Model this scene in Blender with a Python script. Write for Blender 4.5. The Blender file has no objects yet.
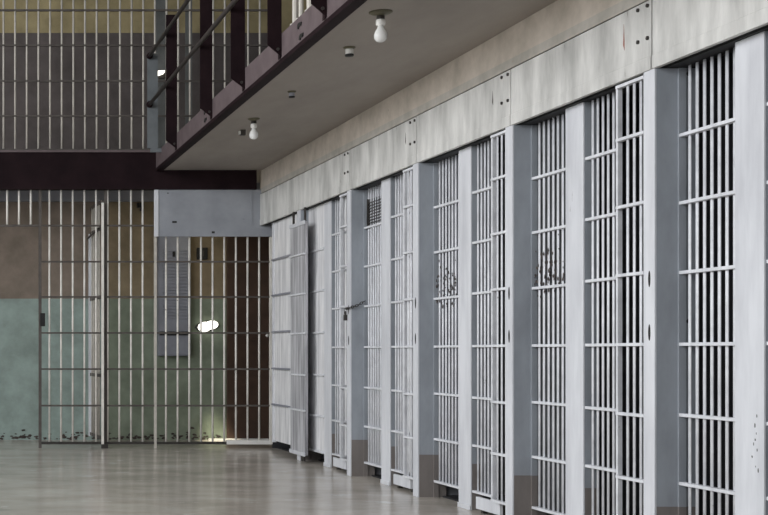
import bpy, bmesh, math, random
from mathutils import Vector, Matrix
random.seed(7)
S = bpy.context.scene
COL = S.collection
H = 1.18                                   # eye height; all z below are metres above the floor

# ------------------------------------------------------------------ materials
def paint(name, base, second=None, scale=6.0, amount=0.5, rough=0.6, metal=0.0, stretch=(1, 1, 1),
          chips=None, chip_at=0.70, chip_scale=14.0, bump=0.0, bands=None, spec=0.4):
    """two-tone mottled paint; chips = colour showing where the paint flaked; bands = [(z, colour)] painted dado in world height"""
    m = bpy.data.materials.new(name); m.use_nodes = True
    nt = m.node_tree; N = nt.nodes; L = nt.links
    b = N['Principled BSDF']
    b.inputs['Roughness'].default_value = rough
    b.inputs['Metallic'].default_value = metal
    b.inputs['Specular IOR Level'].default_value = spec
    geo = N.new('ShaderNodeNewGeometry')
    mp = N.new('ShaderNodeMapping'); mp.inputs['Scale'].default_value = stretch
    L.new(geo.outputs['Position'], mp.inputs['Vector'])
    no = N.new('ShaderNodeTexNoise'); no.inputs['Scale'].default_value = scale
    no.inputs['Detail'].default_value = 6; no.inputs['Roughness'].default_value = 0.62
    L.new(mp.outputs[0], no.inputs['Vector'])
    rp = N.new('ShaderNodeMapRange'); rp.inputs[1].default_value = 0.35; rp.inputs[2].default_value = 0.68
    rp.inputs[3].default_value = 0; rp.inputs[4].default_value = amount
    L.new(no.outputs['Fac'], rp.inputs[0])
    if second is None: second = tuple(c * 0.72 for c in base)
    mx = N.new('ShaderNodeMix'); mx.data_type = 'RGBA'
    mx.inputs[6].default_value = (*base, 1); mx.inputs[7].default_value = (*second, 1)
    if bands:
        sep = N.new('ShaderNodeSeparateXYZ'); L.new(geo.outputs['Position'], sep.inputs[0])
        mul = N.new('ShaderNodeMath'); mul.operation = 'DIVIDE'; mul.inputs[1].default_value = 8.0
        L.new(sep.outputs['Z'], mul.inputs[0])
        cr = N.new('ShaderNodeValToRGB'); cr.color_ramp.interpolation = 'CONSTANT'
        els = cr.color_ramp.elements
        els[0].position = 0; els[0].color = (*bands[0][1], 1)
        els[1].position = bands[1][0] / 8.0; els[1].color = (*bands[1][1], 1)
        for z, c in bands[2:]:
            e = els.new(z / 8.0); e.color = (*c, 1)
        L.new(mul.outputs[0], cr.inputs[0])
        L.new(cr.outputs[0], mx.inputs[6])
        dk = N.new('ShaderNodeMix'); dk.data_type = 'RGBA'; dk.blend_type = 'MULTIPLY'; dk.inputs[0].default_value = 1
        L.new(cr.outputs[0], dk.inputs[6]); dk.inputs[7].default_value = (*second, 1)
        L.new(dk.outputs[2], mx.inputs[7])
    L.new(rp.outputs[0], mx.inputs[0])
    out = mx.outputs[2]
    if chips:
        n2 = N.new('ShaderNodeTexNoise'); n2.inputs['Scale'].default_value = chip_scale
        n2.inputs['Detail'].default_value = 8; n2.inputs['Roughness'].default_value = 0.7
        L.new(mp.outputs[0], n2.inputs['Vector'])
        r2 = N.new('ShaderNodeMapRange'); r2.inputs[1].default_value = chip_at; r2.inputs[2].default_value = chip_at + 0.03
        L.new(n2.outputs['Fac'], r2.inputs[0])
        m2 = N.new('ShaderNodeMix'); m2.data_type = 'RGBA'
        L.new(r2.outputs[0], m2.inputs[0]); L.new(out, m2.inputs[6]); m2.inputs[7].default_value = (*chips, 1)
        out = m2.outputs[2]
    L.new(out, b.inputs['Base Color'])
    if bump:
        bp = N.new('ShaderNodeBump'); bp.inputs['Strength'].default_value = bump; bp.inputs['Distance'].default_value = 0.01
        L.new(no.outputs['Fac'], bp.inputs['Height']); L.new(bp.outputs[0], b.inputs['Normal'])
    return m

def glow(name, col, strength):
    m = bpy.data.materials.new(name); m.use_nodes = True
    b = m.node_tree.nodes['Principled BSDF']
    b.inputs['Base Color'].default_value = (*col, 1)
    b.inputs['Emission Color'].default_value = (*col, 1)
    b.inputs['Emission Strength'].default_value = strength
    return m

M = {}
M['white'] = paint('white_paint', (.74, .755, .79), (.50, .51, .545), 6, .7, .5, stretch=(1, 1, .2), chips=(.16, .14, .13), chip_at=.70, chip_scale=11)
M['bar'] = paint('white_bar_paint', (.80, .815, .85), (.52, .53, .56), 9, .7, .42, chips=(.14, .12, .11), chip_at=.68)
M['sheet'] = paint('stained_white_sheet', (.92, .92, .93), (.58, .58, .60), 6, .95, .6, stretch=(2.6, 2.6, .30), chips=(.22, .21, .20), chip_at=.665, chip_scale=7)
M['leafgrey'] = paint('streaked_grey_sheet', (.60, .60, .625), (.20, .20, .215), 5, 1, .6, stretch=(4, 4, .28), chips=(.12, .115, .115), chip_at=.665, chip_scale=7)
M['lintel'] = paint('lintel_paint', (.72, .715, .69), (.36, .36, .345), 4.5, .9, .62, stretch=(1, 1, .28), chips=(.26, .245, .22), chip_at=.665, chip_scale=9, bump=.2)
M['upperwall'] = paint('upper_wall_paint', (.6, .55, .5), (.66, .66, .64), 3.4, .9, .85, bands=[(0, (.50, .475, .43)), (3.15, (.60, .535, .465))], chips=(.36, .31, .26), chip_at=.66, chip_scale=6, bump=.2)
M['pilaster'] = paint('grey_pilaster_paint', (.30, .32, .35), (.70, .70, .70), 5, .8, .6, stretch=(1, 1, .4), chips=(.14, .13, .12), chip_at=.69,
                      bands=[(0, (.235, .212, .20)), (.32, (.36, .39, .43))])
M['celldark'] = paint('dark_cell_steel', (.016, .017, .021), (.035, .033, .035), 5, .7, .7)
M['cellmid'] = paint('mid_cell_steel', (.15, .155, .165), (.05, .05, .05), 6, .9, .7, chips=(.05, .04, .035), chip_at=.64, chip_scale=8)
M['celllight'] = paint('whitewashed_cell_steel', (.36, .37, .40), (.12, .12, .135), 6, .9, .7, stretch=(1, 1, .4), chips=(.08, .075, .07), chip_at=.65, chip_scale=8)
M['soffit'] = paint('soffit_concrete', (.37, .335, .30), (.27, .242, .218), 1.6, .8, .8, stretch=(1, .35, 1), bump=.1)
M['maroon'] = paint('dark_maroon_steel', (.010, .0045, .006), (.020, .010, .012), 4, .8, .7, spec=.12)
M['mauve'] = paint('mauve_girder_paint', (.135, .104, .108), (.085, .063, .066), 6, .8, .65)
M['rail'] = paint('dull_rail_steel', (.06, .05, .048), (.035, .029, .028), 9, .6, .5)
M['grillebar'] = paint('cream_grille_bar', (.86, .83, .77), (.58, .55, .51), 8, .7, .45, chips=(.15, .12, .10), chip_at=.67)
M['grillerail'] = paint('brown_grille_rail', (.075, .064, .058), (.14, .125, .11), 8, .6, .6)
M['upperbar'] = paint('dull_upper_bar', (.58, .55, .49), (.38, .35, .315), 8, .6, .5)
M['headplate'] = paint('blue_grey_plate', (.31, .325, .355), (.23, .245, .27), 3, .8, .6, chips=(.12, .12, .13), chip_at=.70, chip_scale=12)
M['backwall'] = paint('two_colour_wall', (1, 1, 1), (.62, .62, .60), 2.8, .95, .75,
                      bands=[(0, (.32, .40, .37)), (1.86, (.265, .215, .175)), (3.4, (.125, .105, .10)), (5.40, (.40, .33, .18))],
                      chips=(.10, .095, .085), chip_at=.68, chip_scale=5)
M['oliwall'] = paint('olive_two_colour_wall', (1, 1, 1), (.62, .62, .60), 2.8, .95, .75,
                      bands=[(0, (.265, .31, .235)), (1.86, (.31, .245, .155)), (3.4, (.125, .105, .10)), (5.40, (.40, .33, .18))],  # shade under the soffit put into a darker lower green
                      chips=(.08, .075, .065), chip_at=.68, chip_scale=5)
M['floor'] = paint('worn_concrete_floor', (.68, .625, .55), (.39, .355, .31), 1.5, .95, .2, stretch=(.8, 1.0, 1), chips=(.70, .665, .60), chip_at=.60, chip_scale=2.4, spec=.6)
M['brown'] = paint('dark_brown_door_paint', (.085, .05, .034), (.045, .027, .02), 4, .7, .5)
M['black'] = paint('near_black', (.012, .012, .012), (.022, .021, .02), 5, .5, .6)
M['iron'] = paint('dark_iron', (.06, .055, .05), (.035, .03, .028), 12, .6, .45, metal=.3)
M['steelgrey'] = paint('cabinet_grey', (.29, .30, .345), (.215, .225, .255), 5, .7, .5)
M['greenpost'] = paint('grey_green_steel', (.15, .155, .15), (.09, .095, .09), 4, .7, .6)
M['endpost'] = paint('dull_blue_grey_steel', (.15, .165, .175), (.10, .11, .115), 5, .7, .6)
M['porcelain'] = paint('white_porcelain', (.82, .81, .78), (.70, .69, .66), 20, .5, .25)
M['olive'] = paint('olive_metal', (.13, .12, .075), (.08, .075, .05), 10, .5, .5)
M['rust'] = paint('red_rust_stain', (.34, .11, .08), (.20, .09, .07), 20, .6, .8)
M['dirt'] = paint('dark_flaked_patch', (.035, .027, .024), (.10, .08, .07), 14, .8, .9)
M['lamp'] = glow('lamp_and_patch_glow', (1, .97, .86), 3.0)
M['glass'] = bpy.data.materials.new('frosted_bulb_glass'); M['glass'].use_nodes = True
_b = M['glass'].node_tree.nodes['Principled BSDF']
_b.inputs['Base Color'].default_value = (.88, .88, .86, 1); _b.inputs['Roughness'].default_value = .18
_b.inputs['Transmission Weight'].default_value = .25; _b.inputs['IOR'].default_value = 1.3

# ------------------------------------------------------------------ mesh helpers
class MB:
    def __init__(s): s.bm = bmesh.new()
    def box(s, x0, x1, y0, y1, z0, z1):
        r = bmesh.ops.create_cube(s.bm, size=1)
        for v in r['verts']:
            v.co = Vector(((x0 + x1) / 2 + v.co.x * (x1 - x0), (y0 + y1) / 2 + v.co.y * (y1 - y0), (z0 + z1) / 2 + v.co.z * (z1 - z0)))
        return s
    def cyl(s, p0, p1, r, n=10, r2=None):
        p0 = Vector(p0); p1 = Vector(p1); d = p1 - p0
        q = d.to_track_quat('Z', 'Y').to_matrix().to_4x4()
        bmesh.ops.create_cone(s.bm, cap_ends=True, segments=n, radius1=r, radius2=r if r2 is None else r2, depth=d.length,
                              matrix=Matrix.Translation((p0 + p1) / 2) @ q)
        return s
    def rod(s, x, y, z0, z1, rx, ry, n=12):
        """upright bar of oval section"""
        bmesh.ops.create_cone(s.bm, cap_ends=True, segments=n, radius1=1, radius2=1, depth=z1 - z0,
                              matrix=Matrix.Translation((x, y, (z0 + z1) / 2)) @ Matrix.Diagonal((rx, ry, 1, 1)))
        return s
    def ball(s, c, rx, ry=None, rz=None, rot=None, u=14, v=9):
        ry = ry or rx; rz = rz or rx
        mt = Matrix.Translation(c) @ (rot or Matrix()) @ Matrix.Diagonal((rx, ry, rz, 1))
        bmesh.ops.create_uvsphere(s.bm, u_segments=u, v_segments=v, radius=1, matrix=mt); return s
    def prism(s, pts, axis, a, b):
        """polygon extruded along one axis from a to b; pts hold the other two coordinates in axis order"""
        def mk(p, t):
            return {'x': (t, p[0], p[1]), 'y': (p[0], t, p[1]), 'z': (p[0], p[1], t)}[axis]
        A = [s.bm.verts.new(mk(p, a)) for p in pts]; B = [s.bm.verts.new(mk(p, b)) for p in pts]
        n = len(pts)
        s.bm.faces.new(A); s.bm.faces.new(B[::-1])
        for i in range(n): s.bm.faces.new((A[i], B[i], B[(i + 1) % n], A[(i + 1) % n]))
        bmesh.ops.recalc_face_normals(s.bm, faces=s.bm.faces[:]); return s
    def lathe(s, c, prof, n=20):
        rings = [[s.bm.verts.new((c[0] + r * math.cos(2 * math.pi * k / n), c[1] + r * math.sin(2 * math.pi * k / n), c[2] + z)) for k in range(n)] for r, z in prof]
        for i in range(len(rings) - 1):
            for k in range(n):
                s.bm.faces.new((rings[i][k], rings[i][(k + 1) % n], rings[i + 1][(k + 1) % n], rings[i + 1][k]))
        s.bm.faces.new(rings[0]); s.bm.faces.new(rings[-1])
        bmesh.ops.recalc_face_normals(s.bm, faces=s.bm.faces[:]); return s
    def torus(s, c, R, r, rot=None, n=14, m=6, stretch=1.0):
        rot = rot or Matrix(); vs = []
        for i in range(n):
            a = 2 * math.pi * i / n; ring = []
            for j in range(m):
                t = 2 * math.pi * j / m
                p = Vector(((R + r * math.cos(t)) * math.cos(a) * stretch, (R + r * math.cos(t)) * math.sin(a), r * math.sin(t)))
                ring.append(s.bm.verts.new(Vector(c) + (rot @ p)))
            vs.append(ring)
        for i in range(n):
            for j in range(m):
                s.bm.faces.new((vs[i][j], vs[(i + 1) % n][j], vs[(i + 1) % n][(j + 1) % m], vs[i][(j + 1) % m]))
        bmesh.ops.recalc_face_normals(s.bm, faces=s.bm.faces[:]); return s
    def build(s, name, mat, parent=None, loc=None, bevel=0, smooth=False):
        o = Vector(loc) if loc is not None else Vector((0, 0, 0))
        if parent is not None:
            w = Vector(); p = parent
            while p: w += Vector(p.location); p = p.parent
            off = w
        else: off = o
        for v in s.bm.verts: v.co -= off
        me = bpy.data.meshes.new(name)
        if smooth:
            for f in s.bm.faces: f.smooth = True
        s.bm.to_mesh(me); s.bm.free()
        me.materials.append(M[mat])
        ob = bpy.data.objects.new(name, me); COL.objects.link(ob)
        if parent is not None: ob.parent = parent
        else: ob.location = o
        if bevel:
            bv = ob.modifiers.new('bevel', 'BEVEL'); bv.width = bevel; bv.segments = 2; bv.limit_method = 'ANGLE'
        return ob

def tag(o, label, cat, group=None):
    o['label'] = label; o['category'] = cat
    if group: o['group'] = group
    return o
def thing(name, label, cat, loc, group=None):
    o = bpy.data.objects.new(name, None); o.empty_display_size = .1; COL.objects.link(o); o.location = loc
    return tag(o, label, cat, group)
def struct(o, label=None):
    o['kind'] = 'structure'
    if label: o['label'] = label
    return o

# ------------------------------------------------------------------ the setting
YG = 17.05          # plane of the end grille
YB = 18.6           # end wall behind it
XF = 3.80           # front plane of the cell block
ZL, ZJ, ZS = 2.70, 3.08, 3.37
PITCH = 1.89
P = [7.52 + PITCH * k for k in range(5)]           # camera-side faces of the pilasters

struct(MB().box(-7, 6.6, .2, YB + .3, -.15, 0).build('floor', 'floor'))
struct(MB().box(-7, 2.06, YB, YB + .25, 0, 7.2).build('wall_back', 'backwall'))
struct(MB().box(2.0601, 6.6, YB, YB + .25, 0, 7.2).build('wall_back_right', 'oliwall'))
struct(MB().box(XF + .012, 4.2, 1.2, YG, ZJ + .012, ZS + .9).build('wall_right', 'upperwall'))
struct(MB().box(2.61, XF + .011, 1.2, YG - .1, ZS, ZS + .2).build('ceiling', 'soffit'))
struct(MB().box(-7, 6.6, YG + .07, YB - .001, 3.40, 3.56).build('ceiling_back', 'soffit'))
struct(MB().box(-7, 6.6, YB - .12, YB - .001, 3.16, 3.398).build('trim_1', 'steelgrey'))
# the hidden shell of the cells
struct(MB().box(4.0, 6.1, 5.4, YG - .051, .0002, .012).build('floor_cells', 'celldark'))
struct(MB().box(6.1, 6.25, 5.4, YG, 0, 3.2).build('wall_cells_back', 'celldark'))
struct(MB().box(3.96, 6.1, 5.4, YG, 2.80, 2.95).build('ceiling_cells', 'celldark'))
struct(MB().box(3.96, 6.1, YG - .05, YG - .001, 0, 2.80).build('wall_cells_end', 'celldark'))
struct(MB().box(3.86, 4.0, 1.2, YG - .06, ZL + .001, ZJ + .011).build('trim_2', 'black'))  # black strip stands for the shadow band under the lintel

# ------------------------------------------------------------------ lintel panels
joints = [5.66 + PITCH * k for k in range(-2, 6)]          # 1.88 ... 15.11
edges = joints + [YG - .02]
place = {2: 'above the nearest cell', 3: 'above the second cell from the right, red rust streak near its joint', 4: 'above the third cell from the right, small dark drip mark',
         5: 'above the cell with the vent louvre', 6: 'above the cell beside the sheeted door leaf', 7: 'at the far end, meeting the dark cross beam'}
for k in range(2, 8):
    y0, y1 = edges[k] + .007, edges[k + 1] - .007
    t = thing('lintel_panel', 'pale painted steel lintel panel ' + place[k], 'lintel', (XF, y0, ZL), 'bolted lintel panels over the cells')
    MB().box(XF, XF + .06, y0, y1, ZL + .073, ZJ).build('plate', 'lintel', t, bevel=.003)
    MB().box(XF - .004, XF + .025, y0, y1, ZL, ZL + .073).build('flange', 'lintel', t, bevel=.003)
    if k < 7:
        for dy in (.03, .135):
            for z in (3.052, 2.876):
                MB().cyl((XF + .002, y0 + dy, z), (XF - .010, y0 + dy, z), .011, 8).build('bolt', 'iron', t)
    if k in (3, 4, 5):
        yy = {3: y0 + .30, 4: y0 + .30, 5: y0 + .26}[k]; hh = {3: .075, 4: .05, 5: .05}[k]; zz = 2.94
        MB().prism([(yy - .005, zz - hh), (yy + .010, zz - hh * .55), (yy + .006, zz), (yy + .002, zz + hh), (yy - .006, zz - hh * .3)], 'x', XF - .0012, XF + .001).build('rust_streak', 'rust' if k == 3 else 'dirt', t)

# ------------------------------------------------------------------ pilasters between cells
place = ['at the right, beside the nearest cell', 'second from the right, between second and third cells', 'third from the right',
         'fourth from the right, carrying the chain and padlock', 'farthest, beside the sheeted door leaf']
for k, p in enumerate(P):
    t = thing('cell_pilaster', 'grey painted pilaster with white front edge, ' + place[k], 'pilaster', (XF, p, 0), 'pilasters between the cells')
    MB().box(XF + .012, 4.03, p, p + .12, 0, ZL - .001).build('shaft', 'pilaster', t)
    MB().box(XF, XF + .012, p, p + .12, 0, ZL - .001).build('front_edge', 'white', t, bevel=.002)
    MB().box(3.925, 3.965, p - .012, p, 0, ZL - .001).build('angle_strip', 'pilaster', t)
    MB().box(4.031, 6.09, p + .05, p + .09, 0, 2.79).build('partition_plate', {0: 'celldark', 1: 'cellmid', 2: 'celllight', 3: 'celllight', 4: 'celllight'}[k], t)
    if k in (0, 1):
        for z in (H + .16, H + 1.49):
            MB().cyl((3.985, p - .003, z), (3.985, p + .002, z), .014, 10).build('bolt_hole', 'black', t)
    for z in (H + .39, H + .10):
        MB().ball((XF, p + .055, z), .003, .013, .045, u=10, v=8).build('lock_slot', 'black', t)

# ------------------------------------------------------------------ cell fronts
ZR = [H + z for z in (1.156, .793, .42, .036, -.343, -.71, -1.05)]
ZR2 = [H + z for z in (1.055, .628, .19, -.25, -.68, -1.05)]
who = ['the nearest cell at the right edge', 'the second cell from the right', 'the third cell from the right', 'the fourth cell, below a vent louvre', 'the fifth cell, next to the sheeted door leaf']
OFF = [.077, .15, .222, .292, .362, .432, .502, .575, .64]
for k, p in enumerate(P):
    # fixed grille
    desc = ['white barred fixed grille of the nearest cell, left of the wide white post', 'white barred fixed grille of second cell from right, dark scraps clinging midway',
            'white barred fixed grille of third cell from right, dark scraps clinging midway', 'white barred fixed grille backed with stained sheet and a dark louvre at its top',
            'narrow white sheeted fixed grille right behind the open door leaf'][k]
    XB = 3.95 if k < 4 else 3.92
    fr = 0 if k < 4 else .028
    t = thing('cell_grille', desc, 'grille', (XB, p - .33, 0), 'fixed cell grilles along the corridor')
    zr = ZR2 if k == 4 else ZR
    for o in (OFF if k > 1 else OFF[:-1]):
        MB().rod(XB, p - o, H - 1.05, 2.70, .0062, .0135).build('bar', 'bar', t, smooth=True)
    for z in zr:
        MB().box(XB - .026 - fr, XB + .012, p - .624 - (.055 if k > 1 else 0), p - .013, z - .009, z + .009).build('crossrail', 'bar', t, bevel=.002)
    if k >= 1:
        sx = XB + .012 if k < 4 else XB - .03
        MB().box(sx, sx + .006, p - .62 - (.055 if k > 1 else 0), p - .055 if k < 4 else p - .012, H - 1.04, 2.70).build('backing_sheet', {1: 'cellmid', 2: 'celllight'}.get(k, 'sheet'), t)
    if k == 3:
        v = MB()
        for i in range(9): 
            z = 2.34 + i * .027
            v.prism([(XB - .014, z), (XB - .012, z), (XB + .006, z + .02), (XB + .004, z + .02)], 'y', p - .605, p - .085)
        f = MB().box(XB - .018, XB + .011, p - .62, p - .605, 2.325, 2.60).box(XB - .018, XB + .011, p - .09, p - .075, 2.325, 2.60).box(XB + .008, XB + .0118, p - .605, p - .08, 2.325, 2.60)
        lo = f.build('vent_louvre', 'iron', t); lo['label'] = 'dark louvred vent'
        v.build('slat', 'iron', lo)
    if k in (1, 2):
        # irregular flaked patch on the pilaster plate just behind the bars
        rnd = random.Random(11 + k); b = MB(); zc = H + (.52 if k == 1 else .50)
        for i in range(85):
            yy = p - .02 - rnd.random() * .44; zz = zc + rnd.gauss(0, .09) * (1 if yy > p - .3 else 1.15); r = rnd.uniform(.004, .0125)
            n = 7; a0 = rnd.random() * 6
            b.prism([(yy + r * rnd.uniform(.5, 1.1) * math.cos(a0 + 6.283 * j / n), zz + r * rnd.uniform(.5, 1.6) * math.sin(a0 + 6.283 * j / n)) for j in range(n)], 'x', XB - .0085 - i * .00002, XB - .0065 - i * .00002)
        o = b.build('torn_scrap', 'dirt', t); o['label'] = 'dark torn scraps clinging to the bars'; o['kind'] = 'stuff'
    # wide post
    dp = 0 if k < 2 else .055
    pl = ['wide white flat post of the nearest cell, scuffed near its foot', 'wide white flat post of the second cell from the right', 'wide white flat post of the third cell from the right',
          'narrow looking white post right of the vent louvre', 'white post just right of the sheeted door leaf'][k]
    tp = thing('cell_post', pl, 'post', (3.88, p - .77, 0), 'white posts in the cell fronts')
    MB().box(3.893, 3.97, p - .87 - dp, p - .625 - dp, 0, 2.70).build('shaft', 'pilaster', tp)  # shade on the white post's sides put in as grey colour
    MB().box(3.88, 3.892, p - .87 - dp, p - .625 - dp, 0, 2.70).build('front_plate', 'white', tp, bevel=.003)
    MB().box(3.872, 3.88, p - .872 - dp, p - .623 - dp, 0, .035).build('foot', 'white', tp, bevel=.002)
    if k == 0:
        rnd = random.Random(5); b = MB()
        for i in range(9):
            yy = p - .80 + rnd.gauss(0, .02); zz = .62 + i * .028 + rnd.gauss(0, .01); r = rnd.uniform(.003, .006)
            b.ball((3.88, yy, zz), .0015, r, r * rnd.uniform(1, 2.2), u=8, v=5)
        b.build('scuff_mark', 'greenpost', tp)['kind'] = 'stuff'
    # door: recessed barred part and the front leaf
    dl = ['white barred door of the nearest cell, cut by the right edge', 'white barred door of the second cell from the right', 'white barred door of the third cell, white plank beneath',
          'white barred door of the fourth cell, right of the vent louvre', 'narrow white barred door of the fifth cell, three holes at its top'][k]
    XD, XP = 3.915, 3.83
    td = thing('cell_door', dl, 'barred door', (XD, p - 1.33, 0), 'barred doors of the cells')
    for i in range(5):
        o = .925 + .066 * i
        MB().rod(XD, p - o - dp, H - 1.04, 2.70, .0062, .013).build('bar', 'bar', td, smooth=True)
    for z in [H + zz for zz in (1.172, .80, .425, .036, -.345, -.70, -1.04)]:
        MB().box(XD - .024, XD + .012, p - 1.26 - dp, p - .871 - dp, z - .009, z + .009).build('crossrail', 'bar', td, bevel=.002)
    lf = MB().box(XP - .008, XP + .02, p - 1.432 - dp, p - 1.408 - dp, H - 1.05, H + 1.505).box(XP - .008, XP + .02, p - 1.768, p - 1.75, H - 1.05, H + 1.505).build('sliding_leaf_stile', 'bar', td, bevel=.002)
    for o in (1.535, 1.61, 1.684) if k < 4 else (1.684,):
        MB().rod(XP, p - o - dp * .5, H - 1.04, H + 1.50, .0062, .013).build('bar', 'bar', td, smooth=True)
    for z in [H + zz for zz in (1.50, 1.198, .815, .428, .036, -.355, -.715, -1.045)]:
        MB().box(XP - .022, XP + .012, p - 1.75, p - 1.432 - dp, z - .009, z + .009).build('crossrail', 'bar', td, bevel=.002)
    if k in (2, 3, 4):
        sm = 'celllight' if k == 2 else 'sheet'
        MB().box(XD + .013, XD + .018, p - 1.25 - dp, p - dp - (.95 if k == 3 else .985), H - 1.03, 2.70).build('backing_sheet', sm, td)
        if k == 3:
            MB().box(XP + .0125, XP + .0175, p - 1.748, p - 1.515 - dp, H - 1.03, H + 1.49).build('backing_sheet', sm, td)
    if k == 4:
        h = MB()
        for z in (2.57, 2.47, 2.37, 2.30): h.cyl((XD + .014, p - 1.09, z), (XD + .0105, p - 1.09, z), .03, 10)
        h.build('sheet_hole', 'black', td)
    # plank under the door
    if k > 0:
        pk = ['', 'white kick plank under the door of the second cell from the right', 'white kick plank under the door of the third cell from the right',
              'white kick plank under the door of the fourth cell from the right', 'white kick plank under the door of the fifth cell from the right'][k]
        tk = thing('kick_plank', pk, 'plank', (3.86, p - 1.3, 0), 'kick planks under the cell doors')
        MB().box(3.86, 3.885, p - 1.52, p - 1.08, .03, .118).build('board', 'white', tk, bevel=.003)
        for o in (1.13, 1.47):
            MB().box(3.886, 3.92, p - o - .02, p - o + .02, 0, .11).build('bracket', 'iron', tk)

# end bay: sheeted panel and the sliding leaf in front of the last pilaster
t = thing('sheeted_grille', 'stained white sheeted barred panel at the far corner beside the brown door', 'panel', (3.88, 15.9, 0))
MB().box(3.875, 3.89, 15.26, 16.58, .12, 2.70).build('sheet', 'sheet', t)
MB().box(3.86, 3.90, 16.58, 16.63, .10, 2.70).build('stile', 'white', t)
for z in [H + a for a in (1.075, .655, .225, -.205, -.63)]:
    MB().box(3.845, 3.874, 15.26, 16.6, z - .010, z + .010).build('crossrail', 'steelgrey', t)
t = thing('sheeted_door_leaf', 'sheeted sliding door leaf hanging in front of the far cells', 'door leaf', (3.78, 15.03, .08))
MB().box(3.765, 3.794, 14.71, 15.35, H - 1.10, H + 1.365).build('leaf_body', 'leafgrey', t, bevel=.004)
MB().box(3.752, 3.7645, 14.71, 15.35, H + 1.335, H + 1.375).build('edge_rail', 'white', t)
MB().box(3.752, 3.7645, 14.71, 15.35, H - 1.11, H - 1.07).build('edge_rail', 'white', t)
for z in [H + a for a in (1.025, .605, .187, -.254, -.63)]:
    MB().box(3.745, 3.7645, 14.70, 15.36, z - .009, z + .009).build('crossrail', 'bar', t)
for y in (15.27, 14.78):
    MB().box(3.772, 3.79, y - .018, y + .018, H + 1.366, ZL - .004).build('hanger', 'iron', t)
MB().box(3.77, 3.79, 14.80, 14.90, .012, .078).build('floor_guide', 'iron', t)
# chain with padlock on the fourth pilaster
c = thing('security_chain', 'rusty chain with padlock looped from the fourth pilaster to the barred grille', 'chain', (3.79, 13.30, H + .40))
b = MB(); way = [Vector((3.782, 13.295, H + .40)), Vector((3.782, 13.165, H + .405)), Vector((3.86, 13.155, H + .43)), Vector((3.925, 13.15, H + .47))]
for A, B in zip(way, way[1:]):
    n = max(3, round((B - A).length / .022))
    for i in range(n):
        q = A.lerp(B, (i + .5) / n)
        d = (B - A).normalized().to_track_quat('X', 'Z').to_matrix()
        b.torus(q, .010, .0038, d @ Matrix.Rotation(math.pi / 2 * (i % 2), 3, 'X'), 10, 5, 1.5)
b.build('chain_links', 'iron', c)
pd = MB().box(3.772, 3.796, 13.275, 13.325, H + .29, H + .345).build('padlock', 'iron', c, bevel=.004)
MB().torus((3.784, 13.30, H + .36), .018, .005, Matrix.Rotation(math.pi / 2, 3, 'Y'), 12, 6).build('shackle', 'iron', pd)

# ------------------------------------------------------------------ the balcony
t = thing('balcony_girder', 'mauve painted edge girder of the upper balcony with dark lower flange', 'girder', (2.53, 9, ZS))
MB().box(2.53, 2.545, 1.2, YG - .102, ZS + .02, H + 2.40).build('web', 'mauve', t)
MB().box(2.525, 2.609, 1.2, YG - .102, ZS - .014, ZS + .02).build('bottom_flange', 'maroon', t)
MB().box(2.546, 2.609, 1.2, YG - .102, H + 2.37, H + 2.40).build('top_flange', 'mauve', t)
for (y, z) in ((10.05, H + 2.335), (10.0, H + 2.245), (13.72, H + 2.34), (13.70, H + 2.26)):
    MB().prism([(y - .075, z + .012), (y - .06, z - .012), (y, z - .008), (y + .01, z - .022), (y + .04, z - .015), (y + .035, z + .012), (y + .0, z + .02)], 'x', 2.522, 2.531).build('bolt_plate', 'black', t)
posts = [15.40, 13.34, 11.88, 10.58, 9.32]
pl = ['shortest dark balcony post, nearest the end grille, capped at the top rail', 'second dark balcony post from the end grille', 'third dark balcony post from the end grille',
      'fourth dark balcony post, broad, above the ceiling socket', 'nearest dark balcony post in view at the top edge']
for i, y in enumerate(posts[:5]):
    t = thing('balcony_post', pl[i], 'post', (2.48, y, H + 2.19), 'dark posts of the balcony railing')
    zt = H + 3.70
    w = (.12, .117, .12, .106, .104)[i]
    MB().prism([(2.529, H + 2.225), (2.529, zt), (2.529 - w, zt), (2.529 - w, H + 2.315)], 'y', y, y + .012).build('front_plate', 'maroon', t)
    MB().prism([(2.529, H + 2.225), (2.529, zt), (2.519, zt), (2.519, H + 2.212)], 'y', y + .012, y + .075).build('back_flange', 'maroon', t)
    MB().cyl((2.50, y - .001, H + 2.28), (2.50, y - .010, H + 2.28), .012, 8).build('bolt', 'iron', t)
t = thing('balcony_railing', 'two dark pipe handrails running along the upper balcony', 'railing', (2.42, 12, H + 2.9))
for z, nm in ((2.90, 'lower_rail'), (3.47, 'top_rail')):
    MB().cyl((2.383, 5.0, H + z), (2.383, 16.46, H + z), .021, 12).build(nm, 'rail', t, smooth=True)
    MB().ball((2.383, 16.46, H + z), .040).build('rail_end', 'maroon', t, smooth=True)
t = thing('railing_end_post', 'blue grey steel end post where the balcony rails meet the end grille', 'post', (2.43, 16.52, H + 2.345))
MB().box(2.365, 2.487, 16.505, 16.54, H + 2.392, H + 3.49).build('shaft', 'endpost', t)
MB().box(2.36, 2.492, 16.502, 16.545, H + 3.49, H + 3.51).build('cap', 'greenpost', t)
MB().box(2.40, 2.529, 16.508, 16.537, H + 2.345, H + 2.3915).build('bracket', 'endpost', t)
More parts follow.
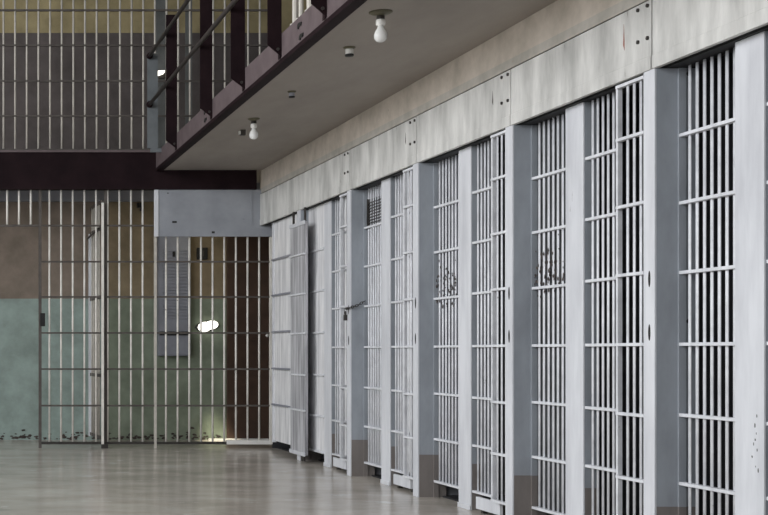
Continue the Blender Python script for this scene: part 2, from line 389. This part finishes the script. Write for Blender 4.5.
# pale pipes hanging behind the balcony edge
for i, (y, x, z0, z1) in enumerate(((10.45, 2.60, 2.41, 3.3), (10.28, 2.60, 2.41, 3.3), (10.02, 2.60, 2.41, 3.3), (9.90, 2.61, 2.41, 3.3))):
    o = MB().cyl((x, y, H + z0), (x, y, H + z1), (.022, .018, .026, .022)[i], 10).cyl((x, y, H + z0), (x, y, H + z0 + .03), .04, 10).build('standpipe', 'upperbar', loc=(x, y, H + z0), smooth=False)
    tag(o, ['pale upright pipe beside the fourth balcony post, leftmost of four', 'thin pale upright pipe, second of four behind the balcony edge',
            'thickest pale upright pipe behind the balcony edge', 'pale upright pipe rightmost of four, next to the nearest balcony post'][i], 'pipe', 'upright pipes on the balcony')

# ceiling lights and sockets under the balcony
def bulb(x, y, label, s=1.0):
    t = thing('ceiling_light', label, 'ceiling light', (x, y, ZS), 'bare bulbs under the balcony')
    MB().lathe((x, y, ZS), [(.074 * s, 0), (.074 * s, -.006), (.055 * s, -.016), (.024, -.022), (.024, -.026)]).build('ceiling_plate', 'olive', t, smooth=True)
    MB().lathe((x, y, ZS), [(.026, -.026), (.026, -.044), (.022, -.05)]).build('neck', 'iron', t, smooth=True)
    MB().lathe((x, y, ZS), [(.027, -.050), (.030, -.055), (.030, -.082), (.024, -.090)]).build('lamp_socket', 'porcelain', t, smooth=True)
    MB().lathe((x, y, ZS), [(.018, -.090), (.021, -.105), (.034, -.125), (.042, -.150), (.039, -.174), (.027, -.190), (.010, -.197)]).build('bulb', 'glass', t, smooth=True)
bulb(2.80, 9.04, 'bare white bulb in a round ceiling holder, the nearer and larger one')
bulb(2.89, 13.19, 'bare white bulb in a small ceiling holder, the farther one', .75)
def socket(x, y, r, h, label):
    t = thing('ceiling_socket', label, 'ceiling socket', (x, y, ZS), 'empty sockets under the balcony')
    MB().lathe((x, y, ZS), [(r * 1.25, 0), (r * 1.25, -.008), (r * .85, -.014)]).build('ceiling_plate', 'olive', t, smooth=True)
    MB().lathe((x, y, ZS), [(r * .8, -.014), (r * .85, -.02), (r * .85, -h * .75), (r * .78, -h * .78)]).build('socket_body', 'porcelain' if r > .03 else 'steelgrey', t, smooth=True)
    MB().lathe((x, y, ZS), [(r * .88, -h * .78), (r * .95, -h * .85), (r * .85, -h)]).build('socket_rim', 'black', t, smooth=True)
socket(2.90, 10.09, .034, .066, 'empty pale ceiling socket between the nearer bulb and the dark stub')
socket(2.906, 11.8, .028, .055, 'small dark empty ceiling socket midway along the soffit')
t = thing('junction_box', 'little dark junction box on the soffit just left of the farther bulb', 'junction box', (2.93, 13.87, ZS))
MB().box(2.905, 2.955, 13.84, 13.90, ZS - .055, ZS).build('box_body', 'iron', t, bevel=.004)
MB().box(2.890, 2.905, 13.85, 13.89, ZS - .045, ZS - .012).build('cover', 'porcelain', t)

# ------------------------------------------------------------------ end beam and plate
t = thing('cross_beam', 'dark maroon steel beam crossing the end of the block', 'beam', (0, 17.0, H + 1.96))
MB().box(-3, 3.75, 16.95, 16.965, H + 1.96, H + 2.405).build('beam_web', 'maroon', t)
MB().box(-3, 2.52, 16.93, 17.12, H + 2.405, H + 2.43).build('top_flange', 'mauve', t)
MB().box(-3, 3.75, 16.966, 17.10, H + 1.96, H + 1.98).build('bottom_flange', 'maroon', t)
t = thing('header_plate', 'blue grey steel plate under the beam over the barred corner', 'plate', (3.2, 17.0, H + 1.39))
MB().box(2.545, 3.955, 16.985, 17.0, H + 1.388, H + 1.958).build('plate', 'headplate', t, bevel=.003)
MB().box(2.515, 2.565, 16.975, 17.02, H + 1.388, H + 1.958).build('edge_angle', 'white', t, bevel=.003)
MB().box(3.68, 3.705, 16.978, 16.985, H + 1.52, H + 1.95).build('seam_strip', 'headplate', t)
for x, z, w, h in ((2.76, H + 1.565, .028, .012), (3.23, H + 1.44, .018, .012), (2.68, H + 1.915, .008, .006)):
    MB().box(x - w, x + w, 16.9835, 16.986, z - h, z + h).build('hole', 'black', t)

# ------------------------------------------------------------------ lower end grille with its doorway
t = thing('end_grille', 'tall cream barred grille closing the corridor end, below the dark beam', 'grille', (2.4, YG, 0))
ZE = [H + a for a in (1.526, 1.087, .658, .22, -.22, -.665)]
for k in range(20):
    x = 1.248 + .1419 * k
    zt = H + 1.96 if x < 2.5 else H + 1.39
    if abs(x - 2.53) < .04: continue
    MB().cyl((x, YG, .075), (x, YG, zt), .0122, 10).build('bar', 'grillebar', t, smooth=True)
for i, z in enumerate(ZE):
    x1 = 2.52 if i == 0 else 3.95
    MB().box(1.12, x1, YG - .025, YG + .012, z - .010, z + .010).build('crossrail', 'grillerail', t)
MB().box(1.12, 3.40, YG - .02, YG + .02, .045, .075).build('bottom_rail', 'iron', t)
MB().box(3.40, 3.95, YG - .035, YG + .03, .045, .095).build('lit_rail_stretch', 'porcelain', t)  # lit stretch of the bottom rail, its brightness put into a paler colour
MB().box(1.115, 1.15, YG - .03, YG + .01, 0, H + 1.96).build('jamb', 'grillerail', t)
MB().box(2.52, 2.55, YG - .03, YG + .01, 0, H + 1.388).build('stile', 'upperbar', t)
MB().box(3.925, 3.955, YG - .04, YG + .01, .05, H + 1.388).build('stile', 'grillebar', t)
MB().box(1.915, 1.955, YG - .01, YG + .04, 0.05, H + 1.96).build('hinge_post', 'grillerail', t)
for x in (1.021, .877, .733):
    MB().cyl((x, YG, H + 1.526), (x, YG, H + 1.96), .0135, 10).build('bar', 'grillebar', t, smooth=True)
MB().box(-.4, 1.12, YG - .02, YG + .012, H + 1.514, H + 1.538).build('transom_rail', 'grillerail', t)
MB().box(1.13, 1.19, YG - .07, YG - .03, H + .30, H + .46).build('lock_box', 'black', t)
# open gate leaf seen almost edge-on
t = thing('gate_leaf', 'open white barred gate leaf standing edge-on behind the end grille', 'gate', (1.89, YG + .06, 0))
MB().box(1.875, 1.905, YG - .07, YG - .032, 0, H + 1.80).build('hinge_stile', 'grillebar', t, bevel=.003)
MB().box(1.815, 1.87, 17.93, 17.97, .09, H + 1.50).build('free_stile', 'white', t, bevel=.003)
for i in range(5):
    f = (i + 1) / 6; x = 1.885 - .045 * f; y = 17.12 + .82 * f
    MB().cyl((x, y, .10), (x, y, H + 1.82), .0125, 8).build('bar', 'upperbar', t, smooth=True)
for z in (.12, H - .30, H + .66, H + 1.5, H + 1.82):
    MB().prism([(1.874, YG + .014), (1.898, YG + .014), (1.855, 17.95), (1.83, 17.95)], 'z', z - .02, z + .02).build('gate_rail', 'grillerail', t)
MB().cyl((1.80, 17.9, H + 1.44), (1.86, 17.16, H + 1.50), .012, 8).build('brace', 'iron', t)
MB().box(1.87, 1.95, YG - .10, YG - .071, .0, .05).build('pivot_foot', 'iron', t)

# ------------------------------------------------------------------ upper end grille
t = thing('upper_grille', 'dull cream barred grille of the upper storey, standing on the dark beam', 'grille', (1.5, YG, H + 2.43))
k = 0
while True:
    px = 3.5 + 11.65 * k; x = (px + 53) * YG / 1400
    if x > 4.0: break
    MB().cyl((x, YG, H + 2.43), (x, YG, H + 4.75), .0122, 10).build('bar', 'upperbar', t, smooth=True); k += 1
for z in (4.147, 3.72, 3.285, 2.86):
    MB().box(-1, 4.0, YG - .025, YG + .012, H + z - .010, H + z + .010).build('crossrail', 'grillerail', t)
MB().box(-1, 4.0, YG - .02, YG + .02, H + 2.43, H + 2.46).build('bottom_rail', 'grillerail', t)
for x, w, lab in ((2.625, .13, 'wide grey steel column behind the upper grille, left of the two'), (2.97, .085, 'narrower grey green steel column behind the upper grille')):
    t = thing('steel_column', lab, 'column', (x, 17.22, H + 2.38), 'steel columns on the upper storey')
    MB().box(x - w / 2, x + w / 2, 17.20, 17.212, H + 2.38, H + 5.2).build('front_flange', 'greenpost', t)
    MB().box(x - .006, x + .006, 17.212, 17.30, H + 2.38, H + 5.2).build('column_web', 'greenpost', t)
    MB().box(x - w / 2 - .02, x + w / 2 + .02, 17.19, 17.32, H + 2.38, H + 2.40).build('base_plate', 'iron', t)
t = thing('column_lamp', 'small glowing lamp on the wide steel column, left of the first balcony post', 'lamp', (2.62, 17.199, H + 3.40))
MB().box(2.575, 2.675, 17.17, 17.199, H + 3.345, H + 3.445).build('glow_base', 'iron', t)
MB().prism([(2.578, H + 3.37), (2.65, H + 3.395), (2.665, H + 3.42), (2.665, H + 3.435), (2.578, H + 3.43)], 'y', 17.13, 17.169).build('lamp_glass', 'lamp', t)

# ------------------------------------------------------------------ things on the end wall
t = thing('wall_cabinet', 'grey steel louvred wall cabinet behind the bars, under the header plate', 'cabinet', (3.0, YB, H - .06))
MB().box(2.79, 3.215, YB - .14, YB - .001, H - .065, H + 1.56).build('cabinet_body', 'steelgrey', t, bevel=.004)
MB().box(2.805, 3.20, YB - .16, YB - .141, H + .26, H + 1.55).build('door', 'steelgrey', t, bevel=.003)
for i in range(22):
    z = H + .42 + i * .042
    MB().prism([(YB - .161, z), (YB - .172, z + .004), (YB - .161, z + .022)], 'x', 2.84, 3.165).build('louvre', 'steelgrey', t)
MB().box(2.805, 3.20, YB - .155, YB - .141, H - .05, H + .20).build('lower_flap', 'steelgrey', t, bevel=.003)
MB().box(2.80, 3.205, YB - .15, YB - .141, H + .205, H + .255).build('gap_strip', 'black', t)
MB().box(2.97, 3.0, YB - .185, YB - .161, H + 1.24, H + 1.31).build('handle', 'black', t)
t = thing('switch_box', 'small dark switch box high on the tan wall behind the bars', 'switch', (3.38, YB, H + 1.28))
MB().box(3.315, 3.455, YB - .06, YB - .001, H + 1.215, H + 1.37).build('box_body', 'black', t, bevel=.008)
MB().box(3.37, 3.40, YB - .075, YB - .061, H + 1.26, H + 1.33).build('lever', 'iron', t)
t = thing('pipe_bracket', 'tiny dark bracket on the brown wall below the end beam', 'bracket', (2.56, YB, H + 1.90))
MB().box(2.52, 2.58, YB - .09, YB - .001, H + 1.90, H + 1.96).build('plate', 'black', t)
MB().cyl((2.57, YB - .06, H + 1.85), (2.57, YB - .06, H + 1.93), .02, 10).build('hook', 'iron', t)
# glowing oval added in place of a sunlight patch on the wall
t = thing('light_patch_oval', 'glowing oval standing in for a sunlight patch on the green wall behind the bars', 'lamp', (3.44, YB, H + .33))
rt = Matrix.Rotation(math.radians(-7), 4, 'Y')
MB().ball((3.455, YB - .012, H + .33), .16, .02, .07, rt, 24, 10).build('glow_base', 'iron', t, smooth=True)
MB().ball((3.415, YB - .045, H + .32), .09, .045, .066, rt, 20, 10).ball((3.505, YB - .045, H + .345), .09, .045, .058, rt, 20, 10).build('glow_lobes', 'lamp', t, smooth=True)
# brown door
t = struct(MB().box(3.71, 4.75, YB - .05, YB - .001, 0, H + 1.62).build('door_1', 'brown', bevel=.004), 'dark brown wooden door in the end wall behind the bars')
MB().box(3.83, 4.65, YB - .06, YB - .051, .25, 1.15).build('door_panel', 'brown', t)
MB().box(3.83, 4.65, YB - .06, YB - .051, 1.32, 2.55).build('door_panel', 'brown', t)
MB().ball((4.235, YB - .09, H + .205), .022).cyl((4.235, YB - .09, H + .205), (4.235, YB - .05, H + .205), .01, 8).build('door_knob', 'porcelain', t, smooth=True)
struct(MB().box(3.46, 4.8, YB - .13, YB - .051, 0, .022).build('trim_3', 'porcelain'), 'pale strip for the sliver of light at the foot of the brown door')  # sunlight along the sill put in as a pale strip
# flaked patches along the foot of the end wall
b = MB(); rnd = random.Random(3)
for i in range(150):
    x = rnd.uniform(.3, 3.65); r = rnd.uniform(.012, .035); zz = abs(rnd.gauss(0, .04)) + .012; a0 = rnd.random() * 6
    b.prism([(x + r * rnd.uniform(.6, 1.3) * math.cos(a0 + .785 * j), max(.001, zz + .6 * r * rnd.uniform(.5, 1.1) * math.sin(a0 + .785 * j))) for j in range(8)], 'y', YB - .004 - i * .00002, YB - .0005)
o = b.build('flaked_paint', 'dirt'); o['kind'] = 'stuff'
tag(o, 'dark flaked paint along the foot of the green end wall', 'flaked paint')

# ------------------------------------------------------------------ light
def area(name, loc, tgt, sx, sy, e, col, spread=180):
    l = bpy.data.lights.new(name, 'AREA'); l.shape = 'RECTANGLE'; l.size = sx; l.size_y = sy; l.energy = e; l.color = col
    l.spread = math.radians(spread)
    o = bpy.data.objects.new(name, l); COL.objects.link(o); o.location = loc
    o.rotation_euler = (Vector(tgt) - Vector(loc)).to_track_quat('-Z', 'Y').to_euler(); return o
area('window_daylight', (-6.5, 8.0, 4.6), (3.8, 11.0, 1.7), 12, 4.5, 1150, (.965, .98, 1.0))
area('hall_daylight', (-7.5, -5.0, 5.5), (3.0, 13.0, 1.6), 8, 5, 650, (.965, .98, 1.0))
area('skylight', (-1.5, 8, 8.5), (-1.5, 8, 0), 5, 12, 120, (.95, .97, 1.0))
sp = bpy.data.lights.new('sun_patch_spot', 'SPOT'); sp.energy = 900; sp.spot_size = math.radians(12); sp.spot_blend = .85; sp.color = (1, .93, .72); sp.shadow_soft_size = .03  # added spot that makes the sunlight patch on the back floor and wall
so = bpy.data.objects.new('sun_patch_spot', sp); COL.objects.link(so); so.location = (2.95, 17.35, 2.9)
so.rotation_euler = (Vector((3.58, 18.45, -.02)) - so.location).to_track_quat('-Z', 'Y').to_euler()
pl_ = bpy.data.lights.new('back_room_glow', 'POINT'); pl_.energy = 4; pl_.color = (1, .9, .65); pl_.shadow_soft_size = .2
po = bpy.data.objects.new('back_room_glow', pl_); COL.objects.link(po); po.location = (3.4, 17.7, 2.6)

w = bpy.data.worlds.new('hall_ambient'); S.world = w; w.use_nodes = True
bg = w.node_tree.nodes['Background']; bg.inputs[0].default_value = (.80, .86, .95, 1); bg.inputs[1].default_value = .07

# ------------------------------------------------------------------ camera
cam = bpy.data.cameras.new('camera'); co = bpy.data.objects.new('camera', cam); COL.objects.link(co)
co.location = (0, 0, H); co.rotation_euler = (math.pi / 2, 0, 0)
cam.sensor_width = 36; cam.lens = 1400 / 768 * 36
cam.shift_x = (384 + 53) / 768; cam.shift_y = (351 - 257.5) / 768
S.camera = co
vs = S.view_settings
vs.view_transform = 'Standard'; vs.look = 'None'; vs.gamma = 1; vs.use_curve_mapping = False
vs.exposure = -0.22
